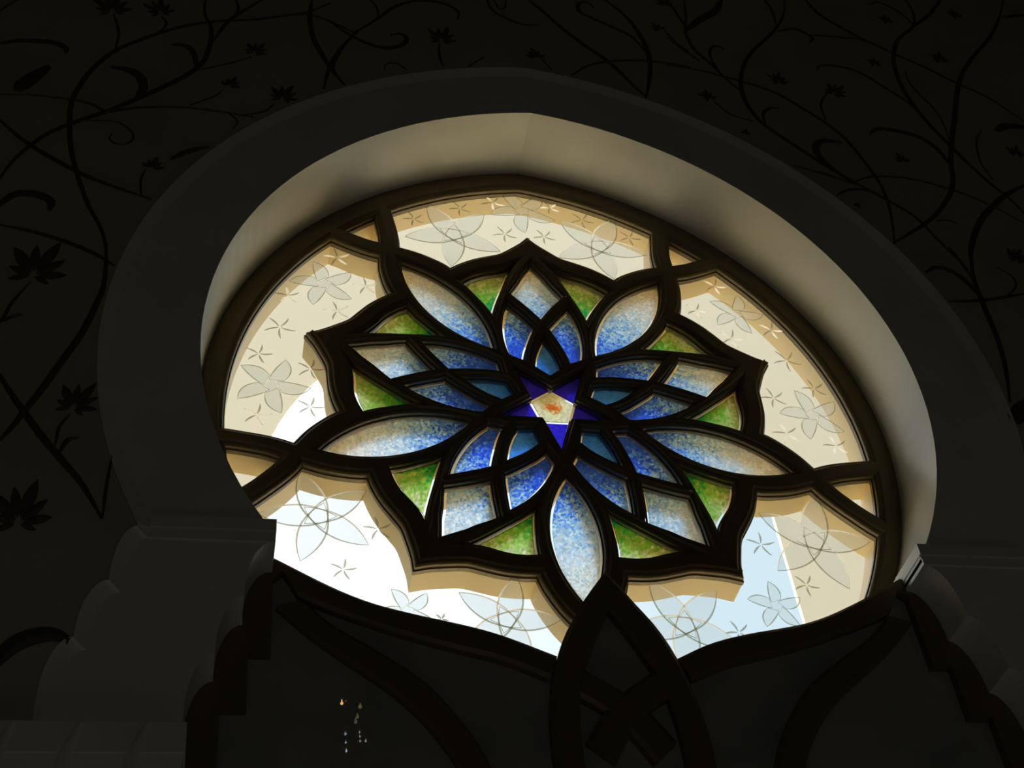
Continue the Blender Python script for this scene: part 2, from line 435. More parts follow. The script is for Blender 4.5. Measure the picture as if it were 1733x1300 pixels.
def ring_between(p, q, n=28):
    a, b = math.atan2(p[1], p[0]), math.atan2(q[1], q[0])
    while b-a > math.pi: b -= 2*math.pi
    while b-a < -math.pi: b += 2*math.pi
    ths = sorted([a+(b-a)*i/n for i in range(n+1)] + ([math.pi/2] if min(a, b) < math.pi/2 < max(a, b) else []), reverse=b < a)
    return [ring_at(t) for t in ths]
def etched_pane(ang):
    A_ = smooth_seg(outl, 4); Bq = rot(smooth_seg(arm_in, 4), -36)[1:]; Cq = rot(smooth_seg(arm_out, 4), -36)[1:]
    def place(P): return rot(P, ang-90)
    right = place(A_+Bq) ; ro = clip_ring(place([Bq[-1]]+Cq))
    left = place(mir(A_+Bq)); le = clip_ring(place(mir([Bq[-1]]+Cq)))
    return ccw(right + ro[1:] + ring_between(ro[-1], le[-1])[1:-1] + le[::-1][:-1] + left[::-1][:-1])
tri_s = [(0.0, 1.097), (0.028, 1.133), (0.048, 1.166), (0.073, 1.211), (0.095, 1.257), (0.117, 1.315), (0.135, 1.38), (0.15, 1.46), (0.16, 1.6)]
def tri_pane(ang):
    s = smooth_seg(tri_s, 4)
    r_ = clip_ring(rot(s, ang-90)); l_ = clip_ring(rot(mir(s), ang-90))
    return ccw(r_ + ring_between(r_[-1], l_[-1], 8)[1:-1] + l_[::-1][:-1])

COMP = (90, 18, -54, -126, 162); LENS = (126, 54, -18, -90, 198)
openings = []            # (kind, outline, sector angle)
openings.append(('star', star, 0))
for a in COMP:
    for nm, P in (('diamond', diamond), ('side', side_r), ('side', ccw(mir(side_r))), ('kite', kite), ('green', green_r), ('green', ccw(mir(green_r)))):
        openings.append((nm, rot(P, a-90), a))
    openings.append(('etched', etched_pane(a), a))
for a in LENS:
    openings.append(('lens', rot(lens, a-90), a)); openings.append(('corner', tri_pane(a), a))

ring_out = both(horseshoe(0.208, -0.096, 1.556, -0.096-1.5559))
# room side of the tracery: raised ridge, hollow, bead, then the rebate for the glass
bm = bmesh.new()
PROF = {'big': [(0.022, 0.020), (0.014, 0.006), (0.006, 0.004), (0.002, 0.0), (0.0, -0.004), (0.0, -0.018), (-0.005, -0.020), (-0.005, -0.037)],
        'small': [(0.013, 0.012), (0.008, 0.003), (0.004, 0.002), (0.001, 0.0), (0.0, -0.003), (0.0, -0.016), (-0.005, -0.018), (-0.005, -0.037)]}
fronts = []; jobs = []
for kind, P, a in openings:
    pr = PROF['small' if kind in ('kite', 'star', 'side', 'diamond') else 'big']
    jobs.append((P, pr)); fronts.append(offset(P, pr[0][0]))
zf = 0.012
loops = cap(bm, [ring_out]+fronts, zf, WR)
for L, (P, pr) in zip(loops[1:], jobs):
    prev = L
    for off, w in pr[1:]:
        cur = ring(bm, offset(P, off), w, WR); strip(bm, prev, cur); prev = cur
prev = loops[0]; cur = ring(bm, ring_out, -0.037, WR); strip(bm, prev, cur)
link('tracery_frame', bm, M_BRONZE, win)
# weather side of the tracery
bm = bmesh.new()
plate(bm, ring_out, [offset(P, -0.003) for k, P, a in openings], -0.140, -0.041, WR)
link('outer_tracery_frame', bm, M_GOLD, win)

NAMES = {'diamond': ('blue_petal_tip', M_BLUE), 'side': ('blue_petal_side', M_BLUE), 'kite': ('blue_petal_heart', M_KITE), 'green': ('green_leaf_panel', M_GREEN), 'lens': ('blue_lens_petal', M_BLUE)}
panes = {}
for kind, P, a in openings:
    o = slab('etched_glass_pane' if kind == 'etched' else 'glass_pane', offset(P, 0.004), -0.040, -0.037, M_GLASS, win, WR)
    if kind == 'etched': panes[a] = o
    if kind in NAMES:
        nm, mt = NAMES[kind]
        slab(nm, [(x+0.003, y+0.005) for x, y in offset(P, -0.0135 if kind != 'kite' else -0.010)], -0.035, -0.030, mt, win, WR)
# the star: five ultramarine points and a cream heart, with clear gaps between
pent = [rot([(0, 0.0850)], 72*k)[0] for k in range(5)]
slab('cream_star_heart', ccw(pent), -0.035, -0.030, M_HEART, win, WR)
for a in LENS:
    tip = ccw(smooth_seg([(0.0485, 0.0812), (0.0315, 0.132), (0.0125, 0.192), (0, 0.229)], 3) + smooth_seg([(0, 0.229), (-0.0125, 0.192), (-0.0315, 0.132), (-0.0485, 0.0812)], 3)[1:])
    slab('ultramarine_star_point', rot(tip, a-90), -0.035, -0.030, M_STAR, win, WR)

# flowers cut into the clear panes
GW = -0.036
def ribbon(bm, P, half, w, R, h=0.004, taper=0.6):
    n = len(P); prev = None
    for i in range(n):
        a = P[max(i-1, 0)]; b = P[min(i+1, n-1)]
        dx, dy = b[0]-a[0], b[1]-a[1]; L = math.hypot(dx, dy) or 1e-9
        nx, ny = -dy/L, dx/L
        k = half*(max(0.10, math.sin(math.pi*i/(n-1)))**taper if taper else 1)
        row = [bm.verts.new(R(P[i][0]+nx*k, P[i][1]+ny*k, w)), bm.verts.new(R(P[i][0], P[i][1], w+h)), bm.verts.new(R(P[i][0]-nx*k, P[i][1]-ny*k, w))]
        if prev:
            for j in range(2): bm.faces.new((prev[j], prev[j+1], row[j+1], row[j]))
            bm.faces.new((prev[2], prev[0], row[0], row[2]))
        else: bm.faces.new(row)
        prev = row
    bm.faces.new(prev[::-1])
def bulge(a, b, k, n=10):
    dx, dy = b[0]-a[0], b[1]-a[1]
    return [(a[0]+dx*t-dy*k*4*t*(1-t), a[1]+dy*t+dx*k*4*t*(1-t)) for t in [i/n for i in range(n+1)]]
def px(p, w=GW): return un(p[0], p[1], w)
def flower_large(pane, c, tip):
    c = px(c); t = px(tip); r = math.dist(c, t); a0 = math.atan2(t[1]-c[1], t[0]-c[0])
    bm = bmesh.new(); ed = bmesh.new(); eb = bmesh.new(); petals = []
    for k in range(5):
        a = a0+2*math.pi*k/5; x, y = math.cos(a), math.sin(a)
        T = (c[0]+x*r, c[1]+y*r); I = (c[0]-x*r*0.30, c[1]-y*r*0.30)
        A_, B_ = bulge(I, T, 0.175, 16), bulge(I, T, -0.175, 16)
        petals.append(A_+B_[::-1][1:-1])
        for q, P in enumerate((A_, B_)):
            up = P[8][1] > (A_[8][1]+B_[8][1])/2  # highlight painted along the upper edge of each petal
            ribbon(eb if up else ed, P, 0.0034, GW+0.002, WR, 0.003)
    # the frosted field is the outline of all five petals together
    rim = []
    for i in range(200):
        th = a0+2*math.pi*i/200; lo = 0.0
        for q in range(160, 0, -1):
            lo = r*1.001*q/160
            if any(inside((c[0]+math.cos(th)*lo, c[1]+math.sin(th)*lo), P) for P in petals): break
        rim.append((c[0]+math.cos(th)*lo, c[1]+math.sin(th)*lo))
    plate(bm, ccw(rim), [], GW+0.0004, GW+0.0014, WR)
    f = link('etched_flower', bm, M_FROST, panes[pane])
    link('cut_outline', ed, M_CUT, f); link('highlight_cut_outline', eb, M_CUTB, f)
def flower_pinwheel(pane, c, tip):
    c = px(c); t = px(tip); r = math.dist(c, t); a0 = math.atan2(t[1]-c[1], t[0]-c[0])
    bm = bmesh.new(); ed = bmesh.new()
    for k in range(5):
        a = a0+2*math.pi*k/5
        T = (c[0]+math.cos(a)*r, c[1]+math.sin(a)*r)
        I = (c[0]+math.cos(a+0.75)*r*0.20, c[1]+math.sin(a+0.75)*r*0.20); J = (c[0]+math.cos(a-0.75)*r*0.34, c[1]+math.sin(a-0.75)*r*0.34)
        A_ = bulge(I, T, 0.05); B_ = bulge(T, J, 0.20)
        plate(bm, ccw(A_+B_[1:]), [], GW+0.0004, GW+0.0014, WR)
        for P in (A_, B_, [J, I]): ribbon(ed, P, 0.0026, GW+0.0014, WR, 0.002)
    plate(bm, ccw([(c[0]+math.cos(a0+0.75+2*math.pi*k/5)*r*0.19, c[1]+math.sin(a0+0.75+2*math.pi*k/5)*r*0.19) for k in range(5)]), [], GW+0.0003, GW+0.0012, WR)
    f = link('etched_flower', bm, M_FROST, panes[pane]); link('cut_outline', ed, M_CUT, f)
def sprig(pane, c, tip, bright=0):
    c = px(c); t = px(tip); r = math.dist(c, t); a0 = math.atan2(t[1]-c[1], t[0]-c[0])
    bm = bmesh.new()
    for k in range(5):
        a = a0+2*math.pi*k/5
        P = bulge((c[0]+math.cos(a)*r*0.10, c[1]+math.sin(a)*r*0.10), (c[0]+math.cos(a)*r, c[1]+math.sin(a)*r), -0.07, 8)
        n0 = len(bm.faces)
        ribbon(bm, P, 0.0056 if bright and k in (0, 2, 3) else 0.0042, GW+0.0004, WR, 0.003)
        if bright and k in (0, 2, 3):            # strokes whose highlight is put in as white glass
            for f in list(bm.faces)[n0:]: f.material_index = 1
    link('etched_sprig', bm, [M_CUT, M_CUTB], panes[pane])
for q in [(90, (767.7, 397.4), (763.4, 452)), (90, (1013.3, 417.3), (1039.3, 473.6)), (-126, (539.4, 873.9), (507.4, 799.4)), (-54, (1377.6, 917), (1378.5, 840.8)),
          (-126, (857.5, 1049.8), (874, 977)), (-54, (1159.4, 1058.5), (1098, 984))]: flower_large(*q)
for q in [(162, (547.8, 480.5), (529.6, 443.3)), (162, (459.5, 651.7), (483.8, 609.3)), (90, (883.7, 357.6), (888.9, 394.8)), (18, (1245.5, 531.7), (1247.2, 500.6)),
          (18, (1375, 703.3), (1343.9, 661.7)), (-54, (1314, 1026), (1299, 984.5)), (-126, (690, 1035), (722, 1004))]: flower_pinwheel(*q)
for q in [(162, (570.3, 436.4), (546, 433), 1), (162, (486.4, 500.4), (483.8, 486), 1), (162, (618.8, 484.8), (597, 481), 1), (162, (570.3, 526.4), (547, 524.6), 1), (162, (473.4, 554), (456, 538.5)),
          (162, (437.9, 599), (418, 589.5)), (162, (525.3, 625), (504.5, 614.5)), (162, (434.4, 702), (412, 691.5), 1), (162, (525, 689), (531, 672.5)),
          (-126, (639.8, 895.5), (613.8, 892)), (-126, (581, 964), (560, 955)), (-126, (747, 1048), (752, 1039)),
          (90, (700.2, 370.6), (691.5, 359.3)), (90, (778, 353), (766.8, 342)), (90, (833.5, 343), (818, 330.8), 1), (90, (854.3, 396.6), (841.3, 384.4)),
          (90, (920.7, 400.9), (907.7, 389.6)), (90, (930, 352), (913, 352.4), 1), (90, (984.7, 373.2), (968.3, 362)), (90, (1065, 402.6), (1048.8, 393)),
          (18, (1209, 485), (1190, 475.5), 1), (18, (1178, 525.7), (1161.5, 516.2), 1), (18, (1237.7, 573.3), (1217, 563), 1), (18, (1305, 559.4), (1284.5, 550), 1),
          (18, (1331, 610.5), (1311.3, 595)), (18, (1377.6, 658.3), (1365.5, 642.7)), (18, (1309.2, 673.9), (1296.3, 657.4)), (18, (1330.9, 733.6), (1318, 715.5), 1), (18, (1414.8, 755.2), (1402.7, 738), 1),
          (-54, (1287.6, 922), (1262.5, 913.5)), (-54, (1364.6, 990.5), (1370.7, 974)), (-54, (1250.3, 1070.6), (1235.6, 1051.6))]: sprig(*q)

# sill wall below the rose window, behind the doorway screen
bm = bmesh.new()
lower = sorted([p for p in ring_out if p[1] < -0.70], key=lambda p: p[0])
sill_path = [(-1.33, FL), (1.33, FL), (1.33, -0.72)] + [(lower[-1][0], -0.72)] + lower[::-1] + [(lower[0][0], -0.72), (-1.33, -0.72)]
plate(bm, ccw(sill_path), [], -0.15, -0.005, TR)
link('sill_wall', bm, M_MARBLE, trim)

# ------------------------------------------------------------------ doorway screen in front of the sill
scr = empty('doorway_screen', W(0, FL, SCR)); SR = Rel(0, FL, SCR)
tag(scr, 'dark bronze glazed doorway screen with sweeping bars and a pointed leaf, below the rose window', 'screen', 'thing')
top_r = [(0.196, -1.283), (0.319, -1.223), (0.45, -1.183), (0.69, -1.128), (0.88, -1.043), (1.076, -0.934)]
top_l = [(0.193, -1.281), (0.397, -1.195), (0.639, -1.134), (0.766, -1.097), (0.89, -1.04), (1.069, -0.935)]
leaf_o = [(0.012, -0.948), (0.045, -1.000), (0.092, -1.077), (0.140, -1.152), (0.172, -1.218), (0.195, -1.282)]
leaf_d = [(0.195, -1.282), (0.220, -1.372), (0.243, -1.52), (0.247, -1.669), (0.23, -1.85), (0.19, -2.05)]
leaf_l = [(0.012, -0.948), (-0.035, -1.01), (-0.083, -1.076), (-0.127, -1.149), (-0.163, -1.212), (-0.191, -1.281)]
stairs_in = [(1.075, -1.02), (1.075, -1.296), (1.142, -1.296), (1.142, -1.487), (1.217, -1.487), (1.217, -2.2)]
def bar(name, A_, B_, w0, w1, sub=5):
    """a bar between two edges that run the same way"""
    n = 24
    def res(P):
        P = smooth_seg(P, sub); L = [0]
        for i in range(1, len(P)): L.append(L[-1]+math.dist(P[i-1], P[i]))
        out = []
        for k in range(n+1):
            t = L[-1]*k/n; i = 1
            while i < len(L)-1 and L[i] < t: i += 1
            f = (t-L[i-1])/((L[i]-L[i-1]) or 1); out.append((P[i-1][0]+(P[i][0]-P[i-1][0])*f, P[i-1][1]+(P[i][1]-P[i-1][1])*f))
        return out
    a, b = res(A_), res(B_)
    bm = bmesh.new(); prev = None
    for p, q in zip(a, b):
        mx = ((p[0]+q[0])/2, (p[1]+q[1])/2)
        def mixp(x, f): return (x[0]+(mx[0]-x[0])*f, x[1]+(mx[1]-x[1])*f)
        row = [bm.verts.new(SR(*p, w0)), bm.verts.new(SR(*p, w1-0.008)), bm.verts.new(SR(*mixp(p, 0.3), w1)), bm.verts.new(SR(*mixp(q, 0.3), w1)), bm.verts.new(SR(*q, w1-0.008)), bm.verts.new(SR(*q, w0))]
        if prev:
            for j in range(5): bm.faces.new((prev[j], prev[j+1], row[j+1], row[j]))
            bm.faces.new((prev[5], prev[0], row[0], row[5]))
        else: bm.faces.new(row)
        prev = row
    bm.faces.new(prev[::-1])
    return link(name, bm, M_BRONZE, scr)
W0, W1 = SCR-0.05, SCR+0.004
low_r = [(0.23, -1.362), (0.37, -1.300), (0.51, -1.262), (0.70, -1.204), (0.915, -1.120), (0.99, -1.083)]
bar('top_rail', top_r, low_r, W0, W1); bar('top_rail', [(-u, v) for u, v in top_l], [(-u, v) for u, v in low_r], W0, W1)
sw_u = [(0.975, -1.095), (0.885, -1.185), (0.768, -1.262), (0.624, -1.370), (0.539, -1.472), (0.473, -1.577), (0.435, -1.668), (0.40, -1.80), (0.38, -2.0)]
sw_l = [(1.06, -1.120), (0.965, -1.215), (0.86, -1.303), (0.73, -1.404), (0.633, -1.503), (0.57, -1.594), (0.532, -1.668), (0.50, -1.80), (0.48, -2.0)]
for s in (1, -1):
    bar('sweeping_bar', [(s*u, v) for u, v in sw_u], [(s*u, v) for u, v in sw_l], W0, W1-0.002)
    st = sum([scallop(*q) for q in SC], [])
    P = [(1.08, -0.936), (1.082, -0.985)] + st + [(1.312, -2.2)] + stairs_in[::-1] + [(1.04, -0.99)]
    bm = bmesh.new(); plate(bm, ccw([(s*(u-0.002), v) for u, v in P]), [], W0, W1+0.002, SR); link('scalloped_edge_rail', bm, M_BRONZE, scr)
    # leaf: outer bar
    inn = [(0.0, -1.105), (0.030, -1.160), (0.062, -1.222), (0.090, -1.285), (0.113, -1.33)]
    bar('leaf_bar', [(s*u if s > 0 else u, v) for u, v in (leaf_o if s > 0 else leaf_l)] + [(s*u, v) for u, v in leaf_d[1:]],
        [(s*u, v) for u, v in inn] + [(s*0.140, -1.43), (s*0.154, -1.53), (s*0.157, -1.668), (s*0.145, -1.83), (s*0.11, -2.03)], W0, W1+0.006)
    bar('leaf_cross_bar', [(s*0.113, -1.33), (s*0.05, -1.375), (0, -1.41), (-s*0.07, -1.478), (-s*0.14, -1.58)],
        [(s*0.150, -1.424), (s*0.10, -1.455), (s*0.064, -1.487), (0, -1.556), (-s*0.06, -1.65)], W0, W1+0.004+0.0012*s)
# obscured glass behind the bars
gl = [(-1.30, FL), (1.30, FL), (1.30, -1.60), (1.22, -1.42), (1.15, -1.22), (1.09, -1.03), (1.07, -0.965), (0.88, -1.075), (0.69, -1.16), (0.45, -1.215), (0.32, -1.255), (0.21, -1.31), (0.17, -1.24), (0.06, -1.05), (0.0, -0.99), (-0.06, -1.05), (-0.17, -1.24), (-0.21, -1.31), (-0.32, -1.255), (-0.45, -1.215), (-0.69, -1.16), (-0.88, -1.075), (-1.07, -0.965), (-1.09, -1.03), (-1.15, -1.22), (-1.22, -1.42), (-1.30, -1.60)]
slab('obscured_glass', ccw(gl), SCR-0.045, SCR-0.030, M_DARKGLASS, scr, SR)
slab('bottom_rail', ccw([(-1.31, FL), (1.31, FL), (1.31, FL+0.12), (-1.31, FL+0.12)]), W0, W1, M_BRONZE, scr, SR)
for s in (1, -1):
    slab('door_stile', ccw([(s*1.312, FL), (s*1.217, FL), (s*1.217, -2.2), (s*1.312, -2.2)]), W0, W1, M_BRONZE, scr, SR)

# ------------------------------------------------------------------ vines inlaid in the wall
ZK = 1733/600
VINES = {   # zoom origin: list of (half width in pixels, points)
 (0, 0): [(4.5, [(1010, -40), (1000, 60), (1030, 130), (1030, 200), (1000, 290), (940, 350), (850, 400), (700, 470), (520, 545), (400, 585), (250, 645), (150, 710), (60, 790), (-20, 900)]),
   (4.0, [(1733, 160), (1600, 100), (1500, 70), (1400, 75), (1250, 95), (1050, 105), (870, 135), (700, 190), (560, 250), (450, 340), (390, 420), (350, 500), (340, 620), (350, 740), (380, 860), (430, 1000), (490, 1110), (515, 1200), (525, 1300)]),
   (4.0, [(-30, 560), (70, 650), (150, 710), (250, 770), (400, 850), (550, 910), (740, 975)]),
   (3.0, [(-30, 462), (150, 465), (340, 485), (450, 510), (520, 545), (600, 535), (700, 525), (900, 525), (1100, 550), (1240, 575)]),
   (1.8, [(400, 590), (500, 590), (580, 600), (640, 640), (650, 680), (610, 705), (560, 700), (535, 675), (548, 655)]),
   (7.5, [(660, 490), (700, 430), (680, 370), (620, 340), (540, 328)]), (5.5, [(960, 330), (950, 270), (920, 230), (870, 218), (840, 222)]),
   (2.5, [(560, 250), (580, 170), (570, 110), (555, 70)]), (2.2, [(780, 155), (815, 115), (790, 80)]), (1.7, [(930, 352), (1100, 315), (1230, 280)]),
   (1.7, [(930, 515), (1050, 470), (1090, 440)]), (2.0, [(1180, 565), (1290, 545), (1345, 505)]), (1.5, [(1110, 550), (1160, 590), (1140, 630)]),
   (5.0, [(830, 780), (920, 740), (1020, 718)]), (1.8, [(690, 960), (688, 880), (710, 830)]), (6.0, [(-40, 220), (80, 200), (180, 200), (270, 210), (320, 235), (320, 260)]),
   (12.0, [(80, 445), (130, 400), (240, 325)]), (7.0, [(-40, 1030), (60, 955), (140, 945), (210, 960), (250, 990), (240, 1030)]),
   (3.5, [(-40, 1092), (150, 1130), (330, 1185), (480, 1250), (560, 1300)]), (3.5, [(-30, 70), (100, -10)]), (3.5, [(1310, -20), (1180, 60), (1110, 110), (1035, 210)]),
   (2.5, [(1145, -20), (1165, 40), (1140, 90)]), (4.5, [(1530, -30), (1515, 80), (1530, 180), (1570, 260), (1620, 340), (1685, 415)]),
   (3.5, [(1750, 155), (1680, 220), (1630, 290), (1600, 360), (1583, 435)]), (2.0, [(1380, 75), (1500, 60), (1620, 15)])],
 (0, 425): [(4.5, [(520, -40), (510, 150), (470, 260), (400, 400), (300, 540), (200, 680), (120, 780), (50, 870), (-40, 960)]), (2.2, [(150, 150), (60, 250), (20, 320), (-30, 380)]), (3.0, [(10, 345), (60, 320), (110, 310)]),
   (4.5, [(-30, 560), (50, 690), (120, 790), (200, 900), (300, 1020), (400, 1140), (500, 1310)]), (2.0, [(340, 800), (290, 860), (270, 950)]), (3.0, [(290, 985), (330, 925), (385, 912)]), (2.0, [(548, 1000), (520, 1150), (500, 1310)])],
 (0, 850): [(10.0, [(-60, 830), (20, 740), (80, 690), (170, 655), (260, 648), (340, 675)])],
 (560, 0): [(4.5, [(-20, 95), (100, 175), (200, 220), (280, 235), (350, 218), (370, 185), (340, 165), (290, 172)]), (3.0, [(130, 145), (60, 230), (10, 320), (30, 370), (60, 412)]),
   (4.0, [(110, 165), (230, 90), (300, 40), (400, 5), (480, 5), (560, 20), (620, 55), (620, 95)]), (2.0, [(185, -10), (225, 40), (230, 90)]), (2.5, [(530, 210), (530, 270), (548, 325)]),
   (1.5, [(260, 345), (270, 315), (320, 310), (370, 342)]), (4.0, [(670, 325), (745, 282)]), (2.0, [(1030, 290), (1080, 345)]), (3.0, [(755, -20), (790, 50), (870, 95), (940, 120), (1015, 125)]),
   (1.8, [(795, -10), (820, 40), (850, 38), (855, -10)]), (4.5, [(940, -20), (1030, 50), (1120, 130), (1230, 215), (1340, 290), (1420, 360), (1480, 420), (1545, 475)]),
   (4.5, [(1310, -20), (1420, 60), (1490, 140), (1540, 230), (1560, 310), (1555, 400), (1540, 480)]), (3.0, [(1175, 370), (1260, 320), (1370, 300), (1500, 295), (1620, 305), (1760, 330)]),
   (4.0, [(1545, 260), (1470, 180), (1370, 130), (1270, 85), (1215, 55), (1210, 20), (1250, 10), (1285, 38)]), (1.8, [(1630, 150), (1690, 210), (1750, 255)]), (3.0, [(1630, -20), (1700, 80), (1745, 150)])],
 (1133, 0): [(3.6, [(-20, 318), (130, 340), (250, 370), (380, 405), (520, 455), (650, 530), (770, 605), (870, 690), (960, 800), (1030, 900), (1070, 1000), (1090, 1100), (1100, 1185)]),
   (3.6, [(70, -20), (80, 80), (80, 160), (120, 240), (200, 310), (260, 370), (340, 440)]), (8.0, [(80, 150), (150, 95), (220, 55), (255, 0)]), (1.6, [(-10, 185), (60, 240), (150, 300)]),
   (4.2, [(560, -30), (560, 60), (520, 140), (460, 200), (390, 270), (355, 350), (350, 430), (380, 510), (440, 590), (520, 650), (640, 730), (780, 820), (900, 890), (1050, 970), (1200, 1060), (1300, 1160), (1400, 1260), (1460, 1320)]),
   (3.0, [(450, -20), (500, 50), (525, 130)]), (3.0, [(250, 360), (205, 290), (200, 240), (230, 225), (268, 242)]), (4.0, [(530, 155), (600, 140), (650, 155), (698, 185), (685, 208)]),
   (3.0, [(690, 172), (850, 185), (960, 200), (1090, 260), (1250, 330), (1400, 405), (1560, 480), (1750, 605)]), (4.5, [(650, -20), (720, 60), (830, 130), (970, 205)]), (3.0, [(965, 25), (1020, 12), (1090, 40), (1150, 80), (1185, 118)]),
   (4.5, [(1140, -20), (1190, 60), (1190, 130), (1120, 190), (1095, 270), (1110, 360), (1150, 450), (1220, 550), (1300, 640), (1370, 710), (1450, 790), (1560, 890), (1660, 970), (1750, 1060)]),
   (4.0, [(1185, 135), (1270, 70), (1340, -20)]), (4.8, [(1635, -20), (1610, 90), (1560, 190), (1490, 270), (1430, 360), (1405, 460), (1395, 570), (1380, 680), (1375, 800), (1385, 870), (1370, 950), (1310, 1040), (1240, 1100), (1160, 1150), (1095, 1190)]),
   (5.0, [(1630, 85), (1680, 78), (1750, 72)]), (3.2, [(720, 345), (740, 320), (830, 325), (930, 355), (1040, 420), (1150, 490), (1230, 560)]), (1.8, [(1152, 345), (1170, 400), (1230, 470), (1300, 540), (1350, 630), (1372, 710)]),
   (5.5, [(978, 655), (1020, 630), (1110, 640), (1220, 670), (1310, 730), (1380, 820)]), (2.0, [(1525, 638), (1500, 690), (1520, 790), (1580, 880)]), (9.0, [(1595, 640), (1650, 615), (1760, 625)]),
   (6.5, [(840, 855), (760, 795), (718, 740), (725, 700), (770, 688), (845, 697)]), (3.0, [(605, 812), (720, 840), (850, 880), (960, 925)]), (3.0, [(818, 955), (870, 930), (960, 930), (1060, 975)]),
   (2.8, [(890, 895), (980, 865), (1100, 865), (1230, 885), (1400, 935), (1560, 1000), (1750, 1100)]), (5.5, [(1480, 1320), (1475, 1210), (1520, 1080), (1590, 1000), (1650, 950), (1760, 895)]),
   (3.0, [(470, 610), (458, 555), (490, 530), (535, 530)]), (2.2, [(775, 445), (740, 510), (765, 590)]), (1.6, [(220, 500), (300, 560), (410, 595)]), (1.8, [(1300, 1080), (1360, 1078), (1405, 1095)])],
 (1133, 425): [(5.0, [(1252, 105), (1300, 80), (1370, 95), (1440, 140), (1510, 210), (1545, 250)]), (3.5, [(1365, 245), (1450, 245), (1540, 240), (1640, 225), (1760, 205)]),
   (4.6, [(1478, -30), (1480, 100), (1510, 200), (1550, 300), (1600, 420), (1640, 560), (1665, 740)]), (3.0, [(1365, -20), (1430, 60), (1495, 160)]), (2.0, [(1600, 80), (1680, 130), (1690, 180), (1640, 228)]), (12.0, [(1760, 730), (1710, 790), (1690, 840)])],
}
for (ox, oy), L in VINES.items():
    for hw, P in L:
        # thin wall stone: a low rounded ribbon that stands a few millimetres proud
        Q = smooth_seg([un(ox+x/ZK, oy+y/ZK, WALL) for x, y in P], 6)
        bm = bmesh.new(); ribbon(bm, Q, hw*1.55/450.0, WALL-0.001, ABS, 0.006, 0.4)
        link('inlaid_vine', bm, M_VINE, wall)

def flower_mesh(kind):
    bm = bmesh.new()
    n = 8 if kind == 0 else 5
    for k in range(n):
        a = math.radians(-115+230*k/(n-1)) if kind == 0 else math.radians(-75+150*k/(n-1))
        ln = (0.5+0.5*math.cos(a*0.7))*(1.0 if k % 2 == 0 else 0.82)
        T = (math.sin(a)*ln, math.cos(a)*ln)
        A_ = bulge((0, -0.05), T, 0.16 if kind == 0 else 0.20, 7); B_ = bulge((0, -0.05), T, -0.16 if kind == 0 else -0.20, 7)
        h = 0.010+0.002*(k % 3)
        P = ccw(A_+B_[::-1][1:-1])
        c = bm.verts.new((T[0]*.5*1.0, -h*6, T[1]*.5)); vs = [bm.verts.new((x, 0, y)) for x, y in P]
        for i in range(len(vs)): bm.faces.new((vs[i], vs[(i+1) % len(vs)], c))
    me = bpy.data.meshes.new('inlaid_flower'); bmesh.ops.recalc_face_normals(bm, faces=bm.faces); bm.to_mesh(me); bm.free(); me.materials.append(M_FLOWER)
    return me
FM = [flower_mesh(0), flower_mesh(1)]
# zoom origin, centre, size, image direction of the bloom (degrees, 90 = up), kind
for ox, oy, x, y, sz, dr, kd in [(0, 0, 550, 50, 120, 95, 0), (0, 0, 785, 60, 95, 110, 0), (0, 0, 1245, 255, 75, 60, 0), (0, 0, 1120, 420, 60, 50, 1), (0, 0, 1380, 480, 90, 70, 0), (0, 0, 740, 820, 60, 60, 1),
        (0, 425, 165, 110, 150, 65, 0), (0, 425, 360, 760, 100, 60, 0), (0, 850, 90, 90, 130, 80, 0), (560, 0, 540, 195, 100, 85, 0), (560, 0, 1005, 280, 65, 120, 1), (560, 0, 1630, 25, 60, 120, 1), (560, 0, 1610, 145, 55, 140, 1),
        (1133, 0, 535, 400, 75, 110, 0), (1133, 0, 805, 455, 85, 60, 0), (1133, 0, 195, 480, 60, 130, 0), (1133, 0, 372, 655, 35, 80, 1), (1133, 0, 1005, 315, 55, 120, 0), (1133, 0, 1325, 295, 70, 120, 0), (1133, 0, 1065, 105, 60, 130, 0),
        (1133, 0, 1405, 80, 65, 140, 0), (1133, 0, 1695, 755, 65, 110, 0), (1133, 0, 1145, 790, 55, 130, 1), (1133, 0, 1690, 1260, 65, 80, 0), (1133, 425, 1695, 45, 60, 90, 0), (1133, 0, 915, 1010, 30, 60, 1)]:
    c = un(ox+x/ZK, oy+y/ZK, WALL); e = un(ox+(x+40*math.cos(math.radians(dr)))/ZK, oy+(y-40*math.sin(math.radians(dr)))/ZK, WALL)
    o = bpy.data.objects.new('inlaid_flower', FM[kd]); C.objects.link(o); o.parent = wall
    o.location = W(*c, WALL-0.001); k = sz*1.4/ZK/450*S
    o.scale = (k, S*0.006/0.075, k*1.35); o.rotation_euler = (0, math.atan2(e[0]-c[0], e[1]-c[1]), 0)

# ------------------------------------------------------------------ outside: court and arcade
tag(box('ground', -40, 40, FL-0.3, FL-0.1, -40, -0.3, M_GROUND), 'pale sunlit paving of the court outside', 'ground', 'structure')
aw = -2.0
n = 40
arch = [(0.40+1.45, FL)] + [(0.40+1.45*math.cos(math.pi*i/n), 1.15+1.45*math.sin(math.pi*i/n)) for i in range(n+1)] + [(0.40-1.45, FL)]
bm = bmesh.new()
out = [(-7, FL-0.1)] + [(p[0], max(p[1], FL-0.1)) for p in arch[::-1]] + [(8, FL-0.1), (8, 4.8), (-7, 4.8)]
out[1] = (out[1][0], FL-0.1); out[-4] = (out[-4][0], FL-0.1)
plate(bm, ccw(out), [], aw-0.03, aw, ABS)
arc = link('wall_arcade', bm, M_CREAM)
tag(arc, 'sunlit cream arcade wall with a round arch, seen through the clear panes', 'wall', 'structure')

